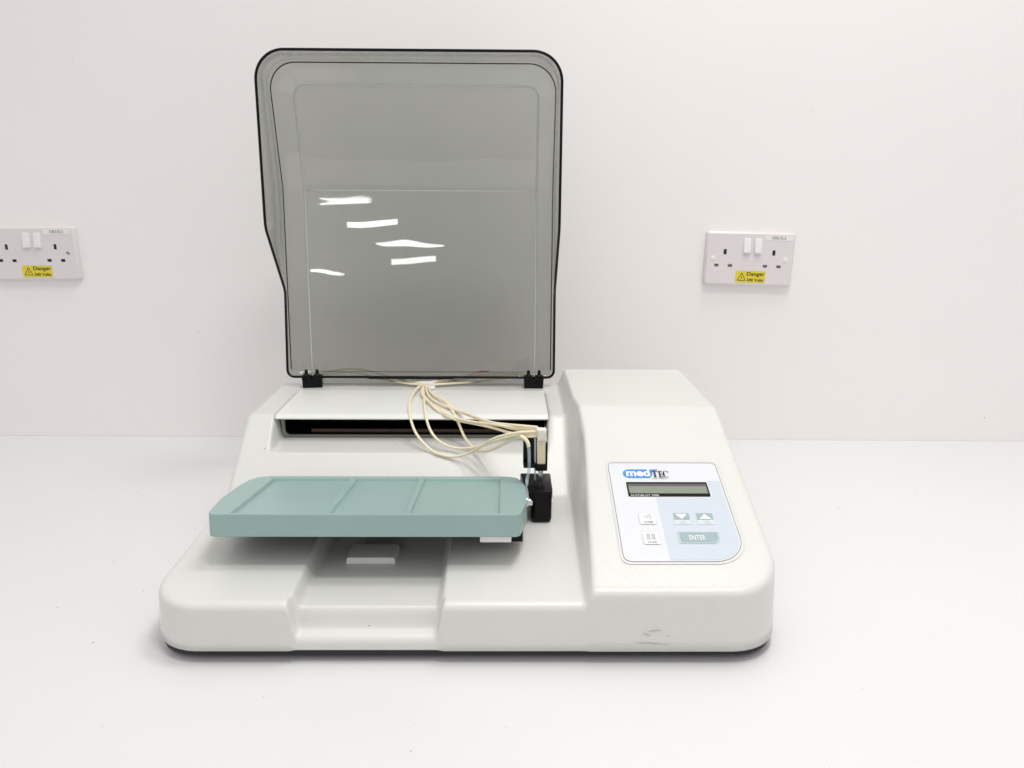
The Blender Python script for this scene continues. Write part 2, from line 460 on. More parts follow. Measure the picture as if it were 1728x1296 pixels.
# cover plate over the slot
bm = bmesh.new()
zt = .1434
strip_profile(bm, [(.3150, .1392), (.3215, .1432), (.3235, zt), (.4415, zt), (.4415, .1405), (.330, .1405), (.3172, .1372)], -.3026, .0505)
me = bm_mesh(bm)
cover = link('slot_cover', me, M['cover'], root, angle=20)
for xs_ in (-.3030, .0509):
    bm = bmesh.new(); strip_profile(bm, [(.3150, .1395), (.3225, .1434), (.436, .1434), (.436, .142), (.323, .142), (.3155, .137)], xs_ - .0003, xs_ + .0003)
    link('cover_seam', bm_mesh(bm), M['greyprint'], root, smooth=False)

# ---- lid
def interp(z, P):
    zs = [p[0] for p in P]; ys = [p[1] for p in P]
    return np.interp(z, zs, ys)
def rounded_path(P, w):
    zz = np.linspace(P[0][0], P[-1][0], 240); yy = np.interp(zz, [p[0] for p in P], [p[1] for p in P])
    d = zz[1] - zz[0]; s = max(w / d, .3); r = int(3 * s + 1); k = np.exp(-.5 * (np.arange(-r, r + 1) / s) ** 2); k /= k.sum()
    # pad by linear extrapolation so that the ends stay put
    lo = yy[0] - (yy[1] - yy[0]) * np.arange(r, 0, -1); hi = yy[-1] + (yy[-1] - yy[-2]) * np.arange(1, r + 1)
    ys2 = np.convolve(np.concatenate([lo, yy, hi]), k, 'valid')
    return lambda z: float(np.interp(z, zz, ys2))
yr = rounded_path([(.150, .4625), (.282, .4812), (.376, .4085), (.600, .4150)], .004)
yq = rounded_path([(.150, .4660), (.425, .4870), (.592, .4510)], .002)
LX0, LX1 = -.3255, .0665
def loop(x0, x1, z0, z1, rb, rt, fy, nside=50):
    """left half then mirrored right half, from bottom centre up to top centre"""
    half = []
    cx = (x0 + x1) / 2
    for k in range(10): half.append((cx + (x0 + rb - cx) * k / 10, z0))
    for k in range(7): a = PI * 1.5 - .5 * PI * k / 6; half.append((x0 + rb + rb * math.cos(a), z0 + rb + rb * math.sin(a)))
    for k in range(1, nside): half.append((x0, z0 + rb + (z1 - rt - z0 - rb) * k / nside))
    for k in range(13): a = PI - .5 * PI * k / 12; half.append((x0 + rt + rt * math.cos(a), z1 - rt + rt * math.sin(a)))
    for k in range(1, 11): half.append((x0 + rt + (cx - x0 - rt) * k / 10, z1))
    other = [(x0 + x1 - x, z) for x, z in half]
    full = half + other[::-1][1:-1]
    return [(x, fy(z), z) for x, z in full], len(half)
rim, nh = loop(LX0, LX1, .1575, .598, .010, .037, yr)
cor, _ = loop(LX0 + .005, LX1 - .005, .1590, .588, .009, .036, yq)
pan0, _ = loop(LX0 + .0318, LX1 - .0278, .1600, .5622, .005, .016, lambda z: yq(z) + .0168)
cor2, _ = loop(LX0 + .010, LX1 - .010, .1595, .5825, .008, .034, lambda z: yq(z) + .0085)
pan, _ = loop(LX0 + .034, LX1 - .030, .1600, .5600, .004, .014, lambda z: yq(z) + .0175)
bm = bmesh.new()
Ls = [[bm.verts.new(p) for p in L_] for L_ in (rim, cor, cor2, pan0, pan)]
n_ = len(rim)
for A_, B_ in zip(Ls, Ls[1:]):
    for i in range(n_):
        j = (i + 1) % n_
        try: bm.faces.new((A_[i], A_[j], B_[j], B_[i]))
        except ValueError: pass
pv = Ls[-1]; half = list(range(nh))
def mirror(i): return i if i in (0, nh - 1) else n_ - i
NXS = 20; prev = None
for i in range(10, nh):
    l = pv[i]; r = pv[mirror(i)]
    if l is r: break
    row = [l] + [bm.verts.new(l.co.lerp(r.co, k / NXS)) for k in range(1, NXS)] + [r]
    if prev: 
        for k in range(NXS): 
            if (prev[k].co - row[k].co).length > 1e-7 or (prev[k+1].co - row[k+1].co).length > 1e-7:
                try: bm.faces.new((prev[k], prev[k + 1], row[k + 1], row[k]))
                except ValueError: pass
    prev = row
    if i >= nh - 11: break
bmesh.ops.remove_doubles(bm, verts=bm.verts[:], dist=1e-6)
me = bm_mesh(bm)
lid = link('lid', me, M['smoked'], root, angle=9)
lid['label'] = 'raised smoked grey transparent lid with black edges'
sd = lid.modifiers.new('thickness', 'SOLIDIFY'); sd.thickness = .003; sd.offset = 0
bm = bmesh.new(); add_tube(bm, rim, .0019, 8, closed=True)
# thicker lower edge between the hinges
lid_edge = link('lid_edge', bm_mesh(bm), M['blackrim'], lid, angle=None)
bm = bmesh.new(); add_prism(bm, [(-.205, .4600), (-.085, .4600), (-.080, .4650), (-.210, .4650)], .1552, .1592, .0006, 1)
link('lid_grip', bm_mesh(bm), M['blackrim'], lid)
bm = bmesh.new(); add_tube(bm, cor[16:-15], .00085, 6)
link('corner_edge', bm_mesh(bm), M['blackrim'], lid, angle=None)
M['highlighted'] = smoked_haze('frosted moulded edge', (.98, .98, .98), .50)  # pale haze paints the highlight along the lid's moulded edge and crease
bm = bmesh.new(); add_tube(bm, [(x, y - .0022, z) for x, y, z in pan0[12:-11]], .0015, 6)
link('moulded_edge_highlight', bm_mesh(bm), M['highlighted'], lid, angle=None)
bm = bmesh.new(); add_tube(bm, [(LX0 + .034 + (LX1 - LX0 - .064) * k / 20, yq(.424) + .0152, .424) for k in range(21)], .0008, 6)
link('crease_highlight', bm_mesh(bm), M['highlighted'], lid, angle=None)
bm = bmesh.new(); add_box(bm, -.305, .052, .4700, .4725, .1440, .1560, .0005, 1)
link('lid_flange', bm_mesh(bm), M['smoked'], lid, smooth=False)

# ---- hinges
for hx, tw in ((-.2885, .12), (.0366, 0.0)):
    h = None
    Mx = Matrix.Translation((hx, .4600, 0)) @ Matrix.Rotation(tw, 4, 'Z')
    bm = bmesh.new()
    add_box(bm, -.0140, .0140, -.0055, .006, .1425, .1500, .0012, 2, Mx)
    b = bmesh.new(); add_cyl(b, (-.0142, 0, .1515), (.0142, 0, .1515), .0050, n=20, rb=.0006); b.transform(Mx); join(bm, b)
    h = link('hinge', bm_mesh(bm), M['black'], root)
    for s in (-1, 1):
        bm = bmesh.new()
        add_box(bm, s * .0078 - .0068, s * .0078 + .0068, -.0062, .0050, .1545, .1615, .0010, 2, Mx)
        link('clamp_pad', bm_mesh(bm), M['black'], h)
        bm = bmesh.new()
        b = bmesh.new(); add_cyl(b, (s * .0078, -.0055, .161), (s * .0078, -.0045, .1640), .0058, .0034, n=16, rb=.0005); b.transform(Mx); join(bm, b)
        b = bmesh.new(); add_cyl(b, (s * .0078, -.005, .163), (s * .0078, -.0045, .1705), .0028, .0022, n=14, rb=.0005); b.transform(Mx); join(bm, b)
        link('clamp_screw', bm_mesh(bm), M['black'], h)

# ---- teal rocking tray
TILT = math.atan(.14)
TX = Matrix.Translation((-.1433, .1393, .1090)) @ Matrix.Rotation(-TILT, 4, 'X') @ Matrix.Scale(1.016, 4)
outl = [(-.1470, -.0785), (.1470, -.0785), (.1508, -.0740), (.1583, -.0330), (.1583, .0330), (.1553, .0580), (.1490, .0725), (.1390, .0785),
        (-.1390, .0785), (-.1500, .0735), (-.1568, .0590), (-.1590, .0330), (-.1590, -.0200), (-.1530, -.0700), (-.1505, -.0755)]
tr = bmesh.new()
add_prism(tr, outl, -.0228, 0)
tm = bm_mesh(tr)
cut = bmesh.new()
def taper_cut(x0, x1, y0, y1, d, e=.0012):
    b = bmesh.new(); bmesh.ops.create_cube(b, size=1)
    for v in b.verts:
        s = -e if v.co.z > 0 else e
        v.co = Vector(((x0 + s if v.co.x < 0 else x1 - s), (y0 + s if v.co.y < 0 else y1 - s), (d if v.co.z > 0 else -d)))
    join(cut, b)
for cx0, cx1 in ((-.1310, -.0420), (-.0352, .0375), (.0425, .1305)): taper_cut(cx0, cx1, -.0738, .0695, .0036, .0013)
tm2 = boolean_mesh(tm, bm_mesh(cut))
bm = bmesh.new(); bm.from_mesh(tm2)
bmesh.ops.remove_doubles(bm, verts=bm.verts[:], dist=1e-6)
bmesh.ops.dissolve_limit(bm, angle_limit=.01, verts=bm.verts[:], edges=bm.edges[:])
es = [e for e in bm.edges if len(e.link_faces) == 2 and e.calc_face_angle(0) > .9 and abs(e.verts[0].co.z - e.verts[1].co.z) < .001 and (e.verts[0].co.z > -.0001 or e.verts[0].co.z < -.02)]
bevel_all(bm, .0009, 2, es)
bm.transform(TX)
me = bpy.data.meshes.new('tray'); bm.to_mesh(me); bm.free()
tray = link('rocking_tray', me, M['teal'], root, angle=14)
# rocker carrier with a wide unseen plate added to deepen the tray's shadow
bm = bmesh.new(); add_box(bm, -.142, .142, -.060, .060, -.0275, -.0229, .001, 1, TX)
add_box(bm, -.060, .060, .030, .060, -.0330, -.0270, .002, 2, TX)
add_box(bm, -.02, .02, .035, .055, -.050, -.033, .001, 1, TX)
link('carrier_shade_plate', bm_mesh(bm), M['black'], root)
bm = bmesh.new(); add_box(bm, -.0305, .0010, .0670, .0900, .0866, .0945, .0008, 2)
link('tray_bracket', bm_mesh(bm), M['clip'], root)
bm = bmesh.new(); add_box(bm, -.0020, .0130, .0860, .1500, .0780, .0900, .0008, 2)
add_box(bm, .0035, .0125, .130, .150, .066, .082, .0008, 1)
link('pivot_arm', bm_mesh(bm), M['black'], root)
bm = bmesh.new(); add_cyl(bm, (.012, .160, .0905), (.0255, .160, .0905), .0048, n=24, rb=.0006); add_cyl(bm, (.017, .160, .0905), (.0205, .160, .0905), .0066, n=24, rb=.0006)
link('pivot_screw', bm_mesh(bm), M['steel'], root)
# low raised pad on the floor of the notch
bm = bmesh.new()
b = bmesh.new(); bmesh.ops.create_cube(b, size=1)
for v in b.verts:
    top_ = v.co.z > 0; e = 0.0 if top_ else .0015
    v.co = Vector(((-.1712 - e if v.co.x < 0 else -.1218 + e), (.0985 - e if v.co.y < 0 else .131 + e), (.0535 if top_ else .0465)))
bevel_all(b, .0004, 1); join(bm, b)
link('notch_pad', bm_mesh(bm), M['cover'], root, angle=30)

# ---- black pump block at the tray's right end
bm = bmesh.new()
add_box(bm, .0240, .0468, .1545, .2120, .0672, .1010, .0048, 5)
pump = link('pump_block', bm_mesh(bm), M['black'], root)
bm = bmesh.new()
add_prism(bm, [(.0245, .1550), (.0462, .1550), (.0478, .1640), (.0480, .2125), (.0125, .2125), (.0150, .1870)], .0935, .1045, .0012, 2)
link('pump_cap', bm_mesh(bm), M['black'], pump)
bm = bmesh.new(); add_cyl(bm, (.0353, .188, .1035), (.0353, .188, .119), .0021, n=16, rb=.0004)
add_cyl(bm, (.0353, .188, .112), (.0353, .188, .116), .0032, n=6)
link('nozzle', bm_mesh(bm), M['steel'], pump)
# black tube holders
bm = bmesh.new(); add_prism(bm, rrect(.0288, .0430, .1935, .2010, .002), .1190, .1620, .0005, 1)
link('tube_holder', bm_mesh(bm), M['black'], root)
bm = bmesh.new(); add_prism(bm, rrect(.0288, .0428, .1840, .1935, .002), .1180, .1255, .0008, 2)
add_prism(bm, rrect(.0405, .0428, .1850, .1935, .0005), .1240, .1500, .0004, 1)
link('tube_clamp', bm_mesh(bm), M['black'], root)
bm = bmesh.new(); add_prism(bm, rrect(.0152, .0292, .1905, .1975, .002), .1225, .1560, .0006, 2)
add_prism(bm, rrect(.0155, .0290, .1835, .1905, .001), .1218, .1275, .0006, 2)
link('tube_holder', bm_mesh(bm), M['black'], root)

# ---- cream tubes
TUBES = [[(-0.1246, 0.458, 0.1495), (-0.1317, 0.4208, 0.1506), (-0.135, 0.3783, 0.1475), (-0.1313, 0.3325, 0.1464), (-0.1262, 0.3089, 0.138), (-0.119, 0.2937, 0.1274), (-0.1082, 0.2813, 0.118), (-0.0954, 0.2711, 0.1105), (-0.0823, 0.2666, 0.1066), (-0.0693, 0.2629, 0.1063), (-0.0563, 0.2566, 0.1108), (-0.0431, 0.2451, 0.1207), (-0.0303, 0.23, 0.1342), (-0.0179, 0.2143, 0.1467), (-0.003, 0.2011, 0.1559), (0.0115, 0.1932, 0.1611), (0.031, 0.19, 0.1634)], [(-0.1249, 0.452, 0.1481), (-0.117, 0.3821, 0.1465), (-0.1084, 0.3163, 0.1444), (-0.1016, 0.299, 0.1308), (-0.0916, 0.2858, 0.1216), (-0.0782, 0.2782, 0.1157), (-0.0633, 0.2708, 0.1146), (-0.0469, 0.2595, 0.1193), (-0.0306, 0.2427, 0.129), (-0.0165, 0.2234, 0.1405), (-0.0015, 0.2063, 0.151), (0.0145, 0.1952, 0.1579), (0.031, 0.19, 0.1612)], [(-0.1184, 0.452, 0.1481), (-0.1116, 0.4187, 0.1475), (-0.0981, 0.3888, 0.1474), (-0.0855, 0.3619, 0.1486), (-0.0769, 0.337, 0.147), (-0.0688, 0.313, 0.142), (-0.0632, 0.3005, 0.1339), (-0.057, 0.2884, 0.1242), (-0.0492, 0.277, 0.1179), (-0.0392, 0.2647, 0.1146), (-0.0293, 0.2504, 0.1181), (-0.0181, 0.2336, 0.1273), (-0.0059, 0.2155, 0.1401), (0.0073, 0.2005, 0.1515), (0.0188, 0.1925, 0.1562), (0.031, 0.19, 0.1577)], [(-0.125, 0.444, 0.1483), (-0.12, 0.4038, 0.1478), (-0.1084, 0.3662, 0.1473), (-0.0952, 0.3332, 0.1463), (-0.0804, 0.3146, 0.1432), (-0.0648, 0.302, 0.1411), (-0.0477, 0.2841, 0.1434), (-0.031, 0.2607, 0.1475), (-0.0151, 0.2355, 0.1516), (0.0, 0.2129, 0.1543), (0.0145, 0.1976, 0.1571), (0.031, 0.19, 0.1596)], [(-0.1212, 0.452, 0.1481), (-0.1154, 0.4116, 0.1475), (-0.1023, 0.3759, 0.1464), (-0.0844, 0.3474, 0.1475), (-0.0677, 0.3237, 0.1483), (-0.0516, 0.3004, 0.1502), (-0.0362, 0.2753, 0.152), (-0.0214, 0.2489, 0.1554), (-0.006, 0.2229, 0.1613), (0.0116, 0.2025, 0.1662), (0.0309, 0.19, 0.1683)], [(-0.124, 0.452, 0.1481), (-0.124, 0.416, 0.1482), (-0.115, 0.3807, 0.1478), (-0.0999, 0.349, 0.147), (-0.0858, 0.3208, 0.1465), (-0.0683, 0.3058, 0.1434), (-0.0509, 0.2834, 0.1461), (-0.0262, 0.2547, 0.1519), (-0.0105, 0.2252, 0.1589), (0.0117, 0.2029, 0.163), (0.0309, 0.19, 0.1662)], [(-0.1199, 0.452, 0.1481), (-0.1068, 0.406, 0.1463), (-0.09, 0.3749, 0.1486), (-0.0775, 0.3455, 0.1472), (-0.0624, 0.3184, 0.1473), (-0.0448, 0.292, 0.1486), (-0.028, 0.265, 0.1511), (-0.0151, 0.2377, 0.1565), (0.0044, 0.2121, 0.1593), (0.031, 0.19, 0.1642)]]
for P in TUBES:
    bm = bmesh.new(); add_tube(bm, catmull(P, 7), .0017, 10)
    link('tube', bm_mesh(bm), M['cream'], root, angle=None)
# upright ends of the bundle, taped at the bend
for k, x in enumerate((.0318, .0343, .0368, .0390)):
    bm = bmesh.new(); add_tube(bm, catmull([(x - .003, .1895, .1640), (x, .1870, .1610), (x + .0003, .1868, .1500), (x + .0008, .1872, .1240)], 6), .0014, 10)
    link('tube', bm_mesh(bm), M['cream'], root, angle=None)
bm = bmesh.new()
b = bmesh.new(); bmesh.ops.create_cube(b, size=1); bmesh.ops.subdivide_edges(b, edges=b.edges[:], cuts=3, use_grid_fill=True)
for v in b.verts: v.co = Vector((.0358 + v.co.x * .0105 - v.co.z * .0016, .1868 + v.co.y * .0080, .1608 + v.co.z * .0150)) + Vector((random.uniform(-1, 1), random.uniform(-1, 1), random.uniform(-1, 1))) * .0004
bevel_all(b, .0010, 2, [e for e in b.edges if e.calc_face_angle(0) > .9]); join(bm, b)
link('tape_wrap', bm_mesh(bm), M['tape'], root, angle=60)
bm = bmesh.new(); add_tube(bm, catmull([(.0120, .1890, .1580), (.0165, .1870, .1560), (.0200, .1850, .1520), (.0212, .1840, .1470)], 6), .0022, 12)
link('tube', bm_mesh(bm), M['cream'], root, angle=None)
bm = bmesh.new(); add_tube(bm, catmull([(.0205, .1842, .1500), (.0216, .1835, .1420), (.0220, .1835, .1300), (.0216, .1830, .1180), (.0195, .1810, .1060), (.0193, .1520, .0950)], 6), .0019, 12)
link('clear_tube', bm_mesh(bm), M['clear'], root, angle=None)
bm = bmesh.new(); add_tube(bm, catmull([(.0286, .1880, .1560), (.0288, .1875, .1400), (.0292, .1900, .1040)], 6), .0013, 12)
link('clear_tube', bm_mesh(bm), M['clear'], root, angle=None)
# white clip that gathers the tubes on top of the cover, and the tubes running off behind the lid
bm = bmesh.new(); add_box(bm, -.1345, -.1080, .4440, .4600, .1434, .1462, .0006, 2); add_box(bm, -.1320, -.1085, .4530, .4600, .1455, .1530, .0010, 2)
link('tube_clip', bm_mesh(bm), M['clip'], root)
back = [[(-.118, .457, .1500), (-.098, .468, .1500), (-.065, .482, .1505), (-.030, .500, .1510), (.020, .512, .1500), (.050, .518, .148)],
        [(-.116, .457, .1475), (-.090, .463, .1480), (-.050, .474, .1480), (-.010, .494, .1490), (.045, .508, .148)],
        [(-.117, .457, .1515), (-.088, .472, .1525), (-.060, .488, .1535), (-.010, .506, .1535), (.055, .512, .149)],
        [(-.128, .457, .1500), (-.145, .468, .1505), (-.180, .486, .1530), (-.215, .500, .1590), (-.245, .505, .1600), (-.285, .510, .1530), (-.31, .512, .149)],
        [(-.126, .457, .1480), (-.150, .464, .1480), (-.190, .482, .1500), (-.235, .502, .1550), (-.290, .508, .150)]]
for P in back:
    bm = bmesh.new(); add_tube(bm, catmull(P, 7), .0017, 10)
    link('tube', bm_mesh(bm), M['cream'], root, angle=None)
bm = bmesh.new(); add_tube(bm, catmull([(-.060, .478, .157), (-.045, .486, .161), (-.030, .490, .1600)], 5), .0009, 8)
link('pink_wire', bm_mesh(bm), mat('pink wire', (.65, .08, .22), .4), root, angle=None)

# ---- keypad overlay on the sloping pod
al = math.atan(.357); cs, sn = math.cos(al), math.sin(al)
PX = Matrix(((1, 0, 0, 0), (0, cs, -sn, 0), (0, sn, cs, .0736), (0, 0, 0, 1)))
def up(w): return PX @ Matrix.Translation((0, 0, w))
keypad = Flat().poly(rrect(.1063, .2310, .0292, .1803, (.009, .034, .008, .008), 10)).done('keypad', M['overlaymargin'], root, up(.0004))
Flat().stroke(rrect(.1063, .2310, .0292, .1803, (.009, .034, .008, .008), 10), .00035, closed=True).done('keypad_border', M['softline'], keypad, up(.00055))
b1 = rrect(.1088, .2282, .0322, .1783, (.008, .032, .006, .006), 10)
Flat().poly(b1).done('overlay_film', M['overlay'], keypad, up(.0006))
Flat().stroke(b1, .0005, closed=True).done('keypad_border', M['line'], keypad, up(.0008))
# grey-blue printed field
pts = [(.1538, .1215), (.1538, .0342)] + [(.1962 + .030 * math.cos(a), .0642 + .030 * math.sin(a)) for a in [(-.5 + .5 * k / 10) * PI for k in range(11)]] + [(.2262, .1485), (.2140, .1485), (.2140, .1215)]
Flat().poly(pts).done('printed_field', M['overlayblue'], keypad, up(.0008))
for xa, xb, ya, yb in ((.160, .224, .097, .1195), (.166, .2255, .075, .084), (.156, .212, .036, .052)):
    pass
# logo
def arc(cx, cy, r, a0, a1, n=10, sx=1.0): return [(cx + sx * r * math.cos(a0 + (a1 - a0) * k / n), cy + r * math.sin(a0 + (a1 - a0) * k / n)) for k in range(n + 1)]
cap = arc(.1305, .1599, .0070, PI * .5, PI * 1.5, 12) + [(.1520, .1529), (.1548, .1560), (.1562, .1620), (.1572, .1640), (.1612, .1652), (.1628, .1669)]
Flat().poly(cap).done('logo', M['blue'], keypad, up(.0010))
Flat().text('med', .1270, .1551, .0260, .0120, bold=.035).done('logo_lettering', M['white'], keypad, up(.0012))
def serif(fl):
    y0, y1 = .1536, .1642; t = .0007; s = .0021
    x = .1553  # T
    fl.poly([(x, y1), (x, y1 - .0030), (x + .0005, y1 - .0010), (x + .0020, y1 - t), (x + .0020, y1)]); fl.poly([(x + .0020, y1), (x + .0020, y0 + t), (x + .0020 + s, y0 + t), (x + .0020 + s, y1)])
    fl.poly([(x + .0041, y1), (x + .0041, y1 - t), (x + .0056, y1 - .0010), (x + .0061, y1 - .0030), (x + .0061, y1)]); fl.poly([(x + .0011, y0), (x + .0050, y0), (x + .0050, y0 + t), (x + .0011, y0 + t)])
    x = .1620  # E
    fl.poly([(x, y1), (x, y1 - t), (x + .0008, y1 - t), (x + .0008, y1)]); fl.poly([(x, y0), (x, y0 + t), (x + .0008, y0 + t), (x + .0008, y0)])
    fl.poly([(x + .0008, y1), (x + .0008, y0), (x + .0008 + s * .85, y0), (x + .0008 + s * .85, y1)]); xe = x + .0008 + s * .85
    fl.poly([(xe, y1), (xe, y1 - t), (xe + .0014, y1 - .0011), (xe + .0021, y1 - .0028), (xe + .0021, y1)])
    fl.poly([(xe, y0), (xe, y0 + t), (xe + .0016, y0 + .0012), (xe + .0024, y0 + .0030), (xe + .0023, y0)])
    ym = (y0 + y1) / 2
    fl.poly([(xe, ym + t / 2), (xe, ym - t / 2), (xe + .0010, ym - t / 2), (xe + .0016, ym - .0017), (xe + .0016, ym + .0017), (xe + .0010, ym + t / 2)])
    # C
    cx, cy = .1707, ym; n = 22; a0, a1 = .85, 2 * PI - .85
    ou, inn_ = [], []
    for k in range(n + 1):
        a = a0 + (a1 - a0) * k / n; ou.append((cx + .0038 * math.cos(a), cy + .0055 * math.sin(a)))
        th = .0003 + .0019 * max(0, -math.cos(a)) ** 1.2
        inn_.append((cx + (.0038 - th) * math.cos(a), cy + (.0055 - .0006) * math.sin(a)))
    for k in range(n): fl.poly([ou[k], ou[k + 1], inn_[k + 1], inn_[k]])
    fl.poly([(.1734, y1), (.1734, y1 - .0032), (.1729, y1 - .0032), (.1722, y1 - .0012), (.1729, y1 - .0008)])
    return fl
serif(Flat()).done('logo_lettering', M['ink'], keypad, up(.0013))
Flat().text('BIOLAB EQUIPMENT', .1546, .1508, .0158, .0013, bold=.01).done('lettering', M['line'], keypad, up(.0012))
# display
disp = Flat().poly(rrect(.1250, .2121, .1232, .1460, .0011, 3)).done('display', M['lcdframe'], keypad, up(.0010))
Flat().poly(rrect(.1262, .2108, .1277, .1432, .0008, 3)).done('display_bezel', M['lcdshade'], disp, up(.0011))
Flat().poly([(.1273, .1280), (.2098, .1280), (.2100, .1390), (.1271, .1390)]).done('display_glass', M['lcd'], disp, up(.0012))
Flat().text('AUTOBLOT 3000', .1273, .1237, .0300, .0025, bold=.0).done('lettering', M['white'], disp, up(.0012))
# keys
def key(x0, x1, y0, y1, r, m, mo, lift=.0009, raise_=.0003):
    k = Flat().poly(rrect(x0, x1, y0, y1, r, 5)).done('key', m, keypad, up(lift + raise_))
    Flat().stroke(rrect(x0, x1, y0, y1, r, 5), .0003, closed=True).done('key_outline', mo, k, up(lift + raise_ + .0001)); return k
k = key(.1316, .1481, .0822, .0983, .0016, M['white'], M['softline'])
f = Flat(); f.stroke(arc(.1376, .0927, .0011, 0, 2 * PI, 14)[:-1], .00035, closed=True)
for rr_, yy_ in ((.0032, .8), (.0050, .8), (.0068, .8)): f.stroke(arc(.1372, .0927, rr_, -.72, .72, 10), .00042)
f.text('ALARM', .1353, .0838, .0092, .0025, bold=.01); f.done('lettering', M['line'], k, up(.0014))
k = key(.1314, .1480, .0546, .0709, .0016, M['white'], M['softline'])
f = Flat(); f.poly(rrect(.1355, .1384, .0606, .0686, .0003, 2)); f.poly(rrect(.1403, .1433, .0606, .0686, .0003, 2)); f.done('pause_bar', M['softline'], k, up(.0013))
f = Flat()
for xa, xb in ((.1355, .1384), (.1403, .1433)): f.stroke([(xa, .0686), (xb, .0686), (xb, .0606), (xa, .0606)], .0003, closed=True)
f.text('PAUSE', .1352, .0560, .0090, .0023, bold=.005); f.done('lettering', M['line'], k, up(.0014))
for (xa, xb, tri, txt, tx) in ((.1671, .1832, [(.1690, .0966), (.1751, .0895), (.1812, .0966)], 'NO', .1724), (.1908, .2074, [(.1928, .0896), (.2054, .0896), (.1991, .0967)], 'YES', .1962)):
    k = Flat().poly(rrect(xa, xb, .0889, .0980, .0011, 4)).done('key', M['key'], keypad, up(.0012))
    Flat().poly(tri).done('arrow', M['white'], k, up(.0013))
    Flat().poly(rrect(xa - .0004, xb, .0820, .0886, .0005, 3)).done('key_caption', M['overlaymid'], k, up(.0011))
    Flat().text(txt, tx, .0834, .0052 if txt == 'NO' else .0068, .0036, bold=.0).done('lettering', M['greyprint'], k, up(.0013))
    Flat().text(txt, tx - .0003, .0837, .0052 if txt == 'NO' else .0068, .0036, bold=.0).done('lettering', M['white'], k, up(.0014))
k = Flat().poly(rrect(.1667, .2078, .0552, .0712, (.001, .0085, .0012, .001), 6)).done('key', M['keydark'], keypad, up(.0010))
Flat().poly(rrect(.1671, .2074, .0556, .0708, (.001, .0082, .001, .001), 6)).done('key_edge', M['overlaymid'], k, up(.0011))
Flat().poly(rrect(.1680, .2066, .0566, .0706, (.0008, .0076, .001, .0006), 6)).done('key_face', M['key'], k, up(.0012))
Flat().text('ENTER', .1775, .0602, .0160, .0064, bold=.012).done('lettering', M['white'], k, up(.0014))

# ---- wear on the housing: scuffs on the front wall and tiny nicks
def front_y(z): return -.0062 - .055 * (.066 - z)
def smear(pts, wd, m=M['stain']):
    bm = bmesh.new(); n = len(pts); L_, R_ = [], []
    for i, (x, z) in enumerate(pts):
        a = Vector(pts[max(i - 1, 0)]); c = Vector(pts[min(i + 1, n - 1)]); d = (c - a).normalized(); q = Vector((-d.y, d.x)) * wd * (math.sin(PI * (i + .3) / (n - .4)) * .5 + .05)
        L_.append(bm.verts.new((x + q.x, front_y(z) - .0006, z + q.y))); R_.append(bm.verts.new((x - q.x, front_y(z) - .0006, z - q.y)))
    for i in range(n - 1): bm.faces.new((L_[i], L_[i + 1], R_[i + 1], R_[i]))
    link('scuff_mark', bm_mesh(bm), m, body, smooth=False)
def zig(x0, z0, x1, z1, n=9, j=.0006): return [(x0 + (x1 - x0) * i / n + random.uniform(-j, j), z0 + (z1 - z0) * i / n + random.uniform(-j, j)) for i in range(n + 1)]
smear(zig(.1275, .0335, .1400, .0350, 8, .0003), .0011, mat('grey scuff', (.53, .50, .47), .6))
smear(zig(.1225, .0325, .1300, .0290, 7), .0012)
smear(zig(.1140, .0225, .1480, .0200, 12, .0004), .0010)

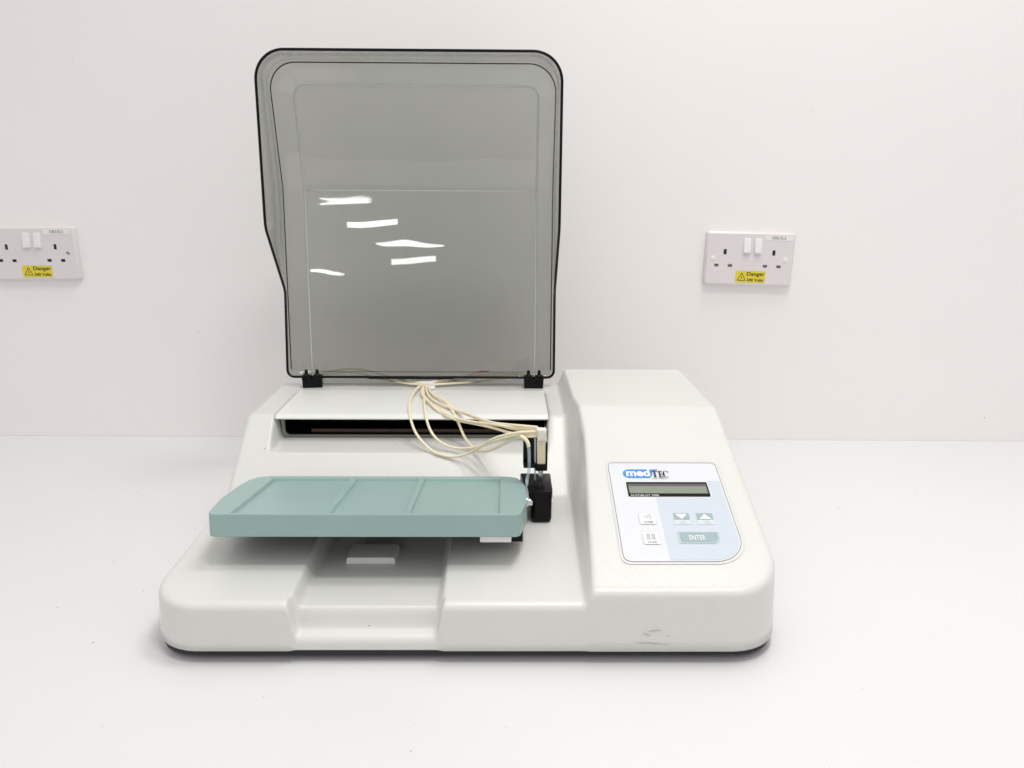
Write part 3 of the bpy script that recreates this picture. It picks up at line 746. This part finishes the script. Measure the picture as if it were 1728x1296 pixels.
# ------------------------------------------------------------------ double wall sockets
PW, PH, PT = .1460, .0875, .0100
def make_socket(name, missing_caps, label, loc, ry):
    t = empty(name, loc, 0, ry)
    t['label'] = label; t['category'] = 'wall socket'; t['group'] = 'double wall sockets'
    bm = bmesh.new()
    # plate: local x right, z up, y towards the wall (front at y = -PT)
    fr_ = rrect(-PW / 2 + .0030, PW / 2 - .0030, -PH / 2 + .0030, PH / 2 - .0030, .0030, 4)
    md_ = rrect(-PW / 2 + .0006, PW / 2 - .0006, -PH / 2 + .0006, PH / 2 - .0006, .0040, 4)
    bk_ = rrect(-PW / 2, PW / 2, -PH / 2, PH / 2, .0042, 4)
    R = [[bm.verts.new((x, y, z)) for x, z in P_] for P_, y in ((fr_, -PT), (md_, -PT + .0022), (bk_, 0))]
    n = len(fr_)
    for A_, B_ in zip(R, R[1:]):
        for i in range(n): bm.faces.new((A_[i], A_[(i + 1) % n], B_[(i + 1) % n], B_[i]))
    bm.faces.new(R[0][::-1]); bm.faces.new(R[-1])
    cutb = bmesh.new()
    holes = []
    for cx in (-.0415, .0388):
        holes.append((cx, .0110, .0050, .0086)); holes.append((cx - .0125, -.0110, .0073, .0047)); holes.append((cx + .0100, -.0113, .0073, .0047))
    for cx, cz, w, h in holes: add_box(cutb, cx - w / 2, cx + w / 2, -PT - .002, -PT + .0050, cz - h / 2, cz + h / 2)
    pm = boolean_mesh(bm_mesh(bm), bm_mesh(cutb))
    link('face_plate', pm, M['socket'], t, angle=25)
    for i, (cx, cz, w, h) in enumerate(holes):
        bm = bmesh.new(); add_box(bm, cx - w / 2 + .0001, cx + w / 2 - .0001, -PT + .0016, -PT + .0048, cz - h / 2 + .0001, cz + h / 2 - .0001)
        link('pin_slot', bm_mesh(bm), M['pinhole'] if (i % 3 == 0 or missing_caps) else M['shutter'], t, smooth=False)
    for cx in (-.0064, .0117):
        bm = bmesh.new()
        prof = [(-PT + .001, .0342), (-PT - .0008, .0340), (-PT - .0012, .030), (-PT - .0042, .0112), (-PT - .0036, .0098), (-PT + .001, .0096)]
        strip_profile(bm, prof, cx - .0057, cx + .0057); bevel_all(bm, .0004, 2)
        link('switch', bm_mesh(bm), M['switch'], t, angle=30)
    for cx in (-.0605, .0590):
        bm = bmesh.new()
        if missing_caps:
            add_cyl(bm, (cx, -PT - .0002, .0005), (cx, -PT + .001, .0005), .0036, n=20, rb=.0002)
            s = link('screw', bm_mesh(bm), M['steel'], t)
            bm = bmesh.new(); add_box(bm, cx - .0032, cx + .0032, -PT - .0005, -PT, .0000, .0011, 0, 1, Matrix.Translation((cx, 0, .0005)) @ Matrix.Rotation(.7, 4, 'Y') @ Matrix.Translation((-cx, 0, -.0005)))
            link('screw_slot', bm_mesh(bm), M['pinhole'], s, smooth=False)
        else:
            add_cyl(bm, (cx, -PT - .0007, .0005), (cx, -PT + .001, .0005), .0040, n=20, rb=.0003)
            link('screw_cap', bm_mesh(bm), M['paper'], t)
    XF = Matrix(((1, 0, 0, 0), (0, 0, -1, -PT), (0, 1, 0, 0), (0, 0, 0, 1)))   # (u, v, w) -> (u, -PT - w, v)
    def fx(w): return XF @ Matrix.Translation((0, 0, w))
    ys0, ys1 = (-.0385, -.0195)
    st = Flat().poly(rrect(-.0205, .0285, ys0, ys1, .0006, 2)).done('warning_sticker', M['yellow'], t, fx(.00035))
    f = Flat(); tri = [(-.0175, ys0 + .0035), (-.0040, ys0 + .0035), (-.01075, ys1 - .0028)]
    cxy = (sum(p[0] for p in tri) / 3, sum(p[1] for p in tri) / 3)
    f.ring([(cxy[0] + (p[0] - cxy[0]) * 1.08, cxy[1] + (p[1] - cxy[1]) * 1.08) for p in tri], [(cxy[0] + (p[0] - cxy[0]) * .84, cxy[1] + (p[1] - cxy[1]) * .84) for p in tri])
    c0, c1 = cxy
    f.poly([(c0 + .0004, c1 + .0042), (c0 - .0013, c1 + .0000), (c0 - .0001, c1 + .0003)]); f.poly([(c0 + .0000, c1 + .0010), (c0 + .0013, c1 + .0008), (c0 - .0001, c1 - .0030)])
    f.text('Danger', -.0022, ys0 + .0096, .0292, .0079, bold=.02); f.text('240 Volts', -.0018, ys0 + .0021, .0275, .0050, bold=.025)
    f.done('lettering', M['ink'], st, fx(.0005))
    st = Flat().poly(rrect(.0222, .0684, .0312, .0398, .0006, 2)).done('paper_label', M['paper'], t, fx(.00035))
    Flat().text('DB2/SL2', .0335, .0332, .0225, .0046, bold=.0).done('lettering', M['line'], st, fx(.0005))
    return t
make_socket('double_wall_socket', False, 'white double wall socket with white screw caps, on the wall right of the lid', (.3902, 1.2899, .3163), math.radians(1.15))
make_socket('double_wall_socket', True, 'white double wall socket with bare metal screw, on the wall left of the lid', (-.7905, 1.2899, .3185), math.radians(-.55))

# ------------------------------------------------------------------ camera
cam = bpy.data.cameras.new('camera'); co = bpy.data.objects.new('camera', cam); COL.objects.link(co)
cam.sensor_width = 36; cam.lens = 1300 / 1728 * 36; cam.clip_start = .02; cam.clip_end = 60
co.location = (0, 0, .435)
co.rotation_euler = (Matrix.Rotation(0, 3, 'Z') @ Matrix.Rotation(math.radians(90 - 14.6), 3, 'X') @ Matrix.Rotation(math.radians(.33), 3, 'Z')).to_euler()
SC.camera = co

# ------------------------------------------------------------------ light: ceiling panels of the room
LK = 1.0
def area(loc, target, sx, sy, power, col=(1, .985, .97)):
    l = bpy.data.lights.new('ceiling_light', 'AREA'); l.shape = 'RECTANGLE'; l.size = sx; l.size_y = sy; l.energy = power * LK; l.color = col
    o = bpy.data.objects.new('ceiling_light', l); COL.objects.link(o); o.location = loc
    o.rotation_euler = (Vector(target) - Vector(loc)).to_track_quat('-Z', 'Y').to_euler(); return o
area((.26, .30, 2.00), (.26, .30, 0), .42, .26, 10.2)
area((.44, .88, 2.00), (.44, .88, 0), .50, .40, 9.5)
# lit fittings far down the room, mirrored in the raised lid
def strip(x, z, w, h, rot, p=20.0, shape='RECTANGLE'):
    o = area((x, -5, z), (x, 1, z), w, h, p * w * h * PI); o.rotation_euler.rotate_axis('Z', rot); o.data.shape = shape; o.data.name = 'far_light'; o.name = 'far_light'
strip(-1.42, 1.215, .50, .028, -.02, 12, 'ELLIPSE')
strip(-1.19, .995, .46, .060, .05, 18)
strip(-.82, .805, .62, .040, -.01, 14, 'ELLIPSE')
strip(-.80, .665, .40, .052, .03, 15)
strip(-1.62, .530, .30, .034, -.05, 13, 'ELLIPSE')

w = bpy.data.worlds.new('World'); SC.world = w; w.use_nodes = True
wn = w.node_tree; bg = wn.nodes['Background']; bg.inputs['Strength'].default_value = 1.0
tcw = wn.nodes.new('ShaderNodeTexCoord'); sx_ = wn.nodes.new('ShaderNodeSeparateXYZ'); wn.links.new(tcw.outputs['Generated'], sx_.inputs[0])
# pale room: bright ceiling above, dimmer walls towards the horizon
rp = wn.nodes.new('ShaderNodeValToRGB'); mrw = wn.nodes.new('ShaderNodeMapRange'); mrw.inputs['From Min'].default_value = -1
wn.links.new(sx_.outputs['Z'], mrw.inputs['Value']); wn.links.new(mrw.outputs[0], rp.inputs['Fac'])
el = rp.color_ramp.elements; el[0].position = .0; el[0].color = (.36, .35, .34, 1); el[1].position = 1.0; el[1].color = (.90, .89, .87, 1)
for p_, c_ in ((.5, .42), (.60, .60), (.78, .80)):
    e_ = el.new(p_); e_.color = (c_, c_ * .985, c_ * .965, 1)
wn.links.new(rp.outputs['Color'], bg.inputs['Color'])

SC.render.engine = 'CYCLES'
SC.cycles.max_bounces = 10; SC.cycles.transparent_max_bounces = 16; SC.cycles.diffuse_bounces = 5
SC.cycles.caustics_reflective = False; SC.cycles.caustics_refractive = False
SC.view_settings.view_transform = 'Standard'; SC.view_settings.look = 'None'
SC.view_settings.exposure = .15; SC.view_settings.gamma = 1; SC.view_settings.use_curve_mapping = False
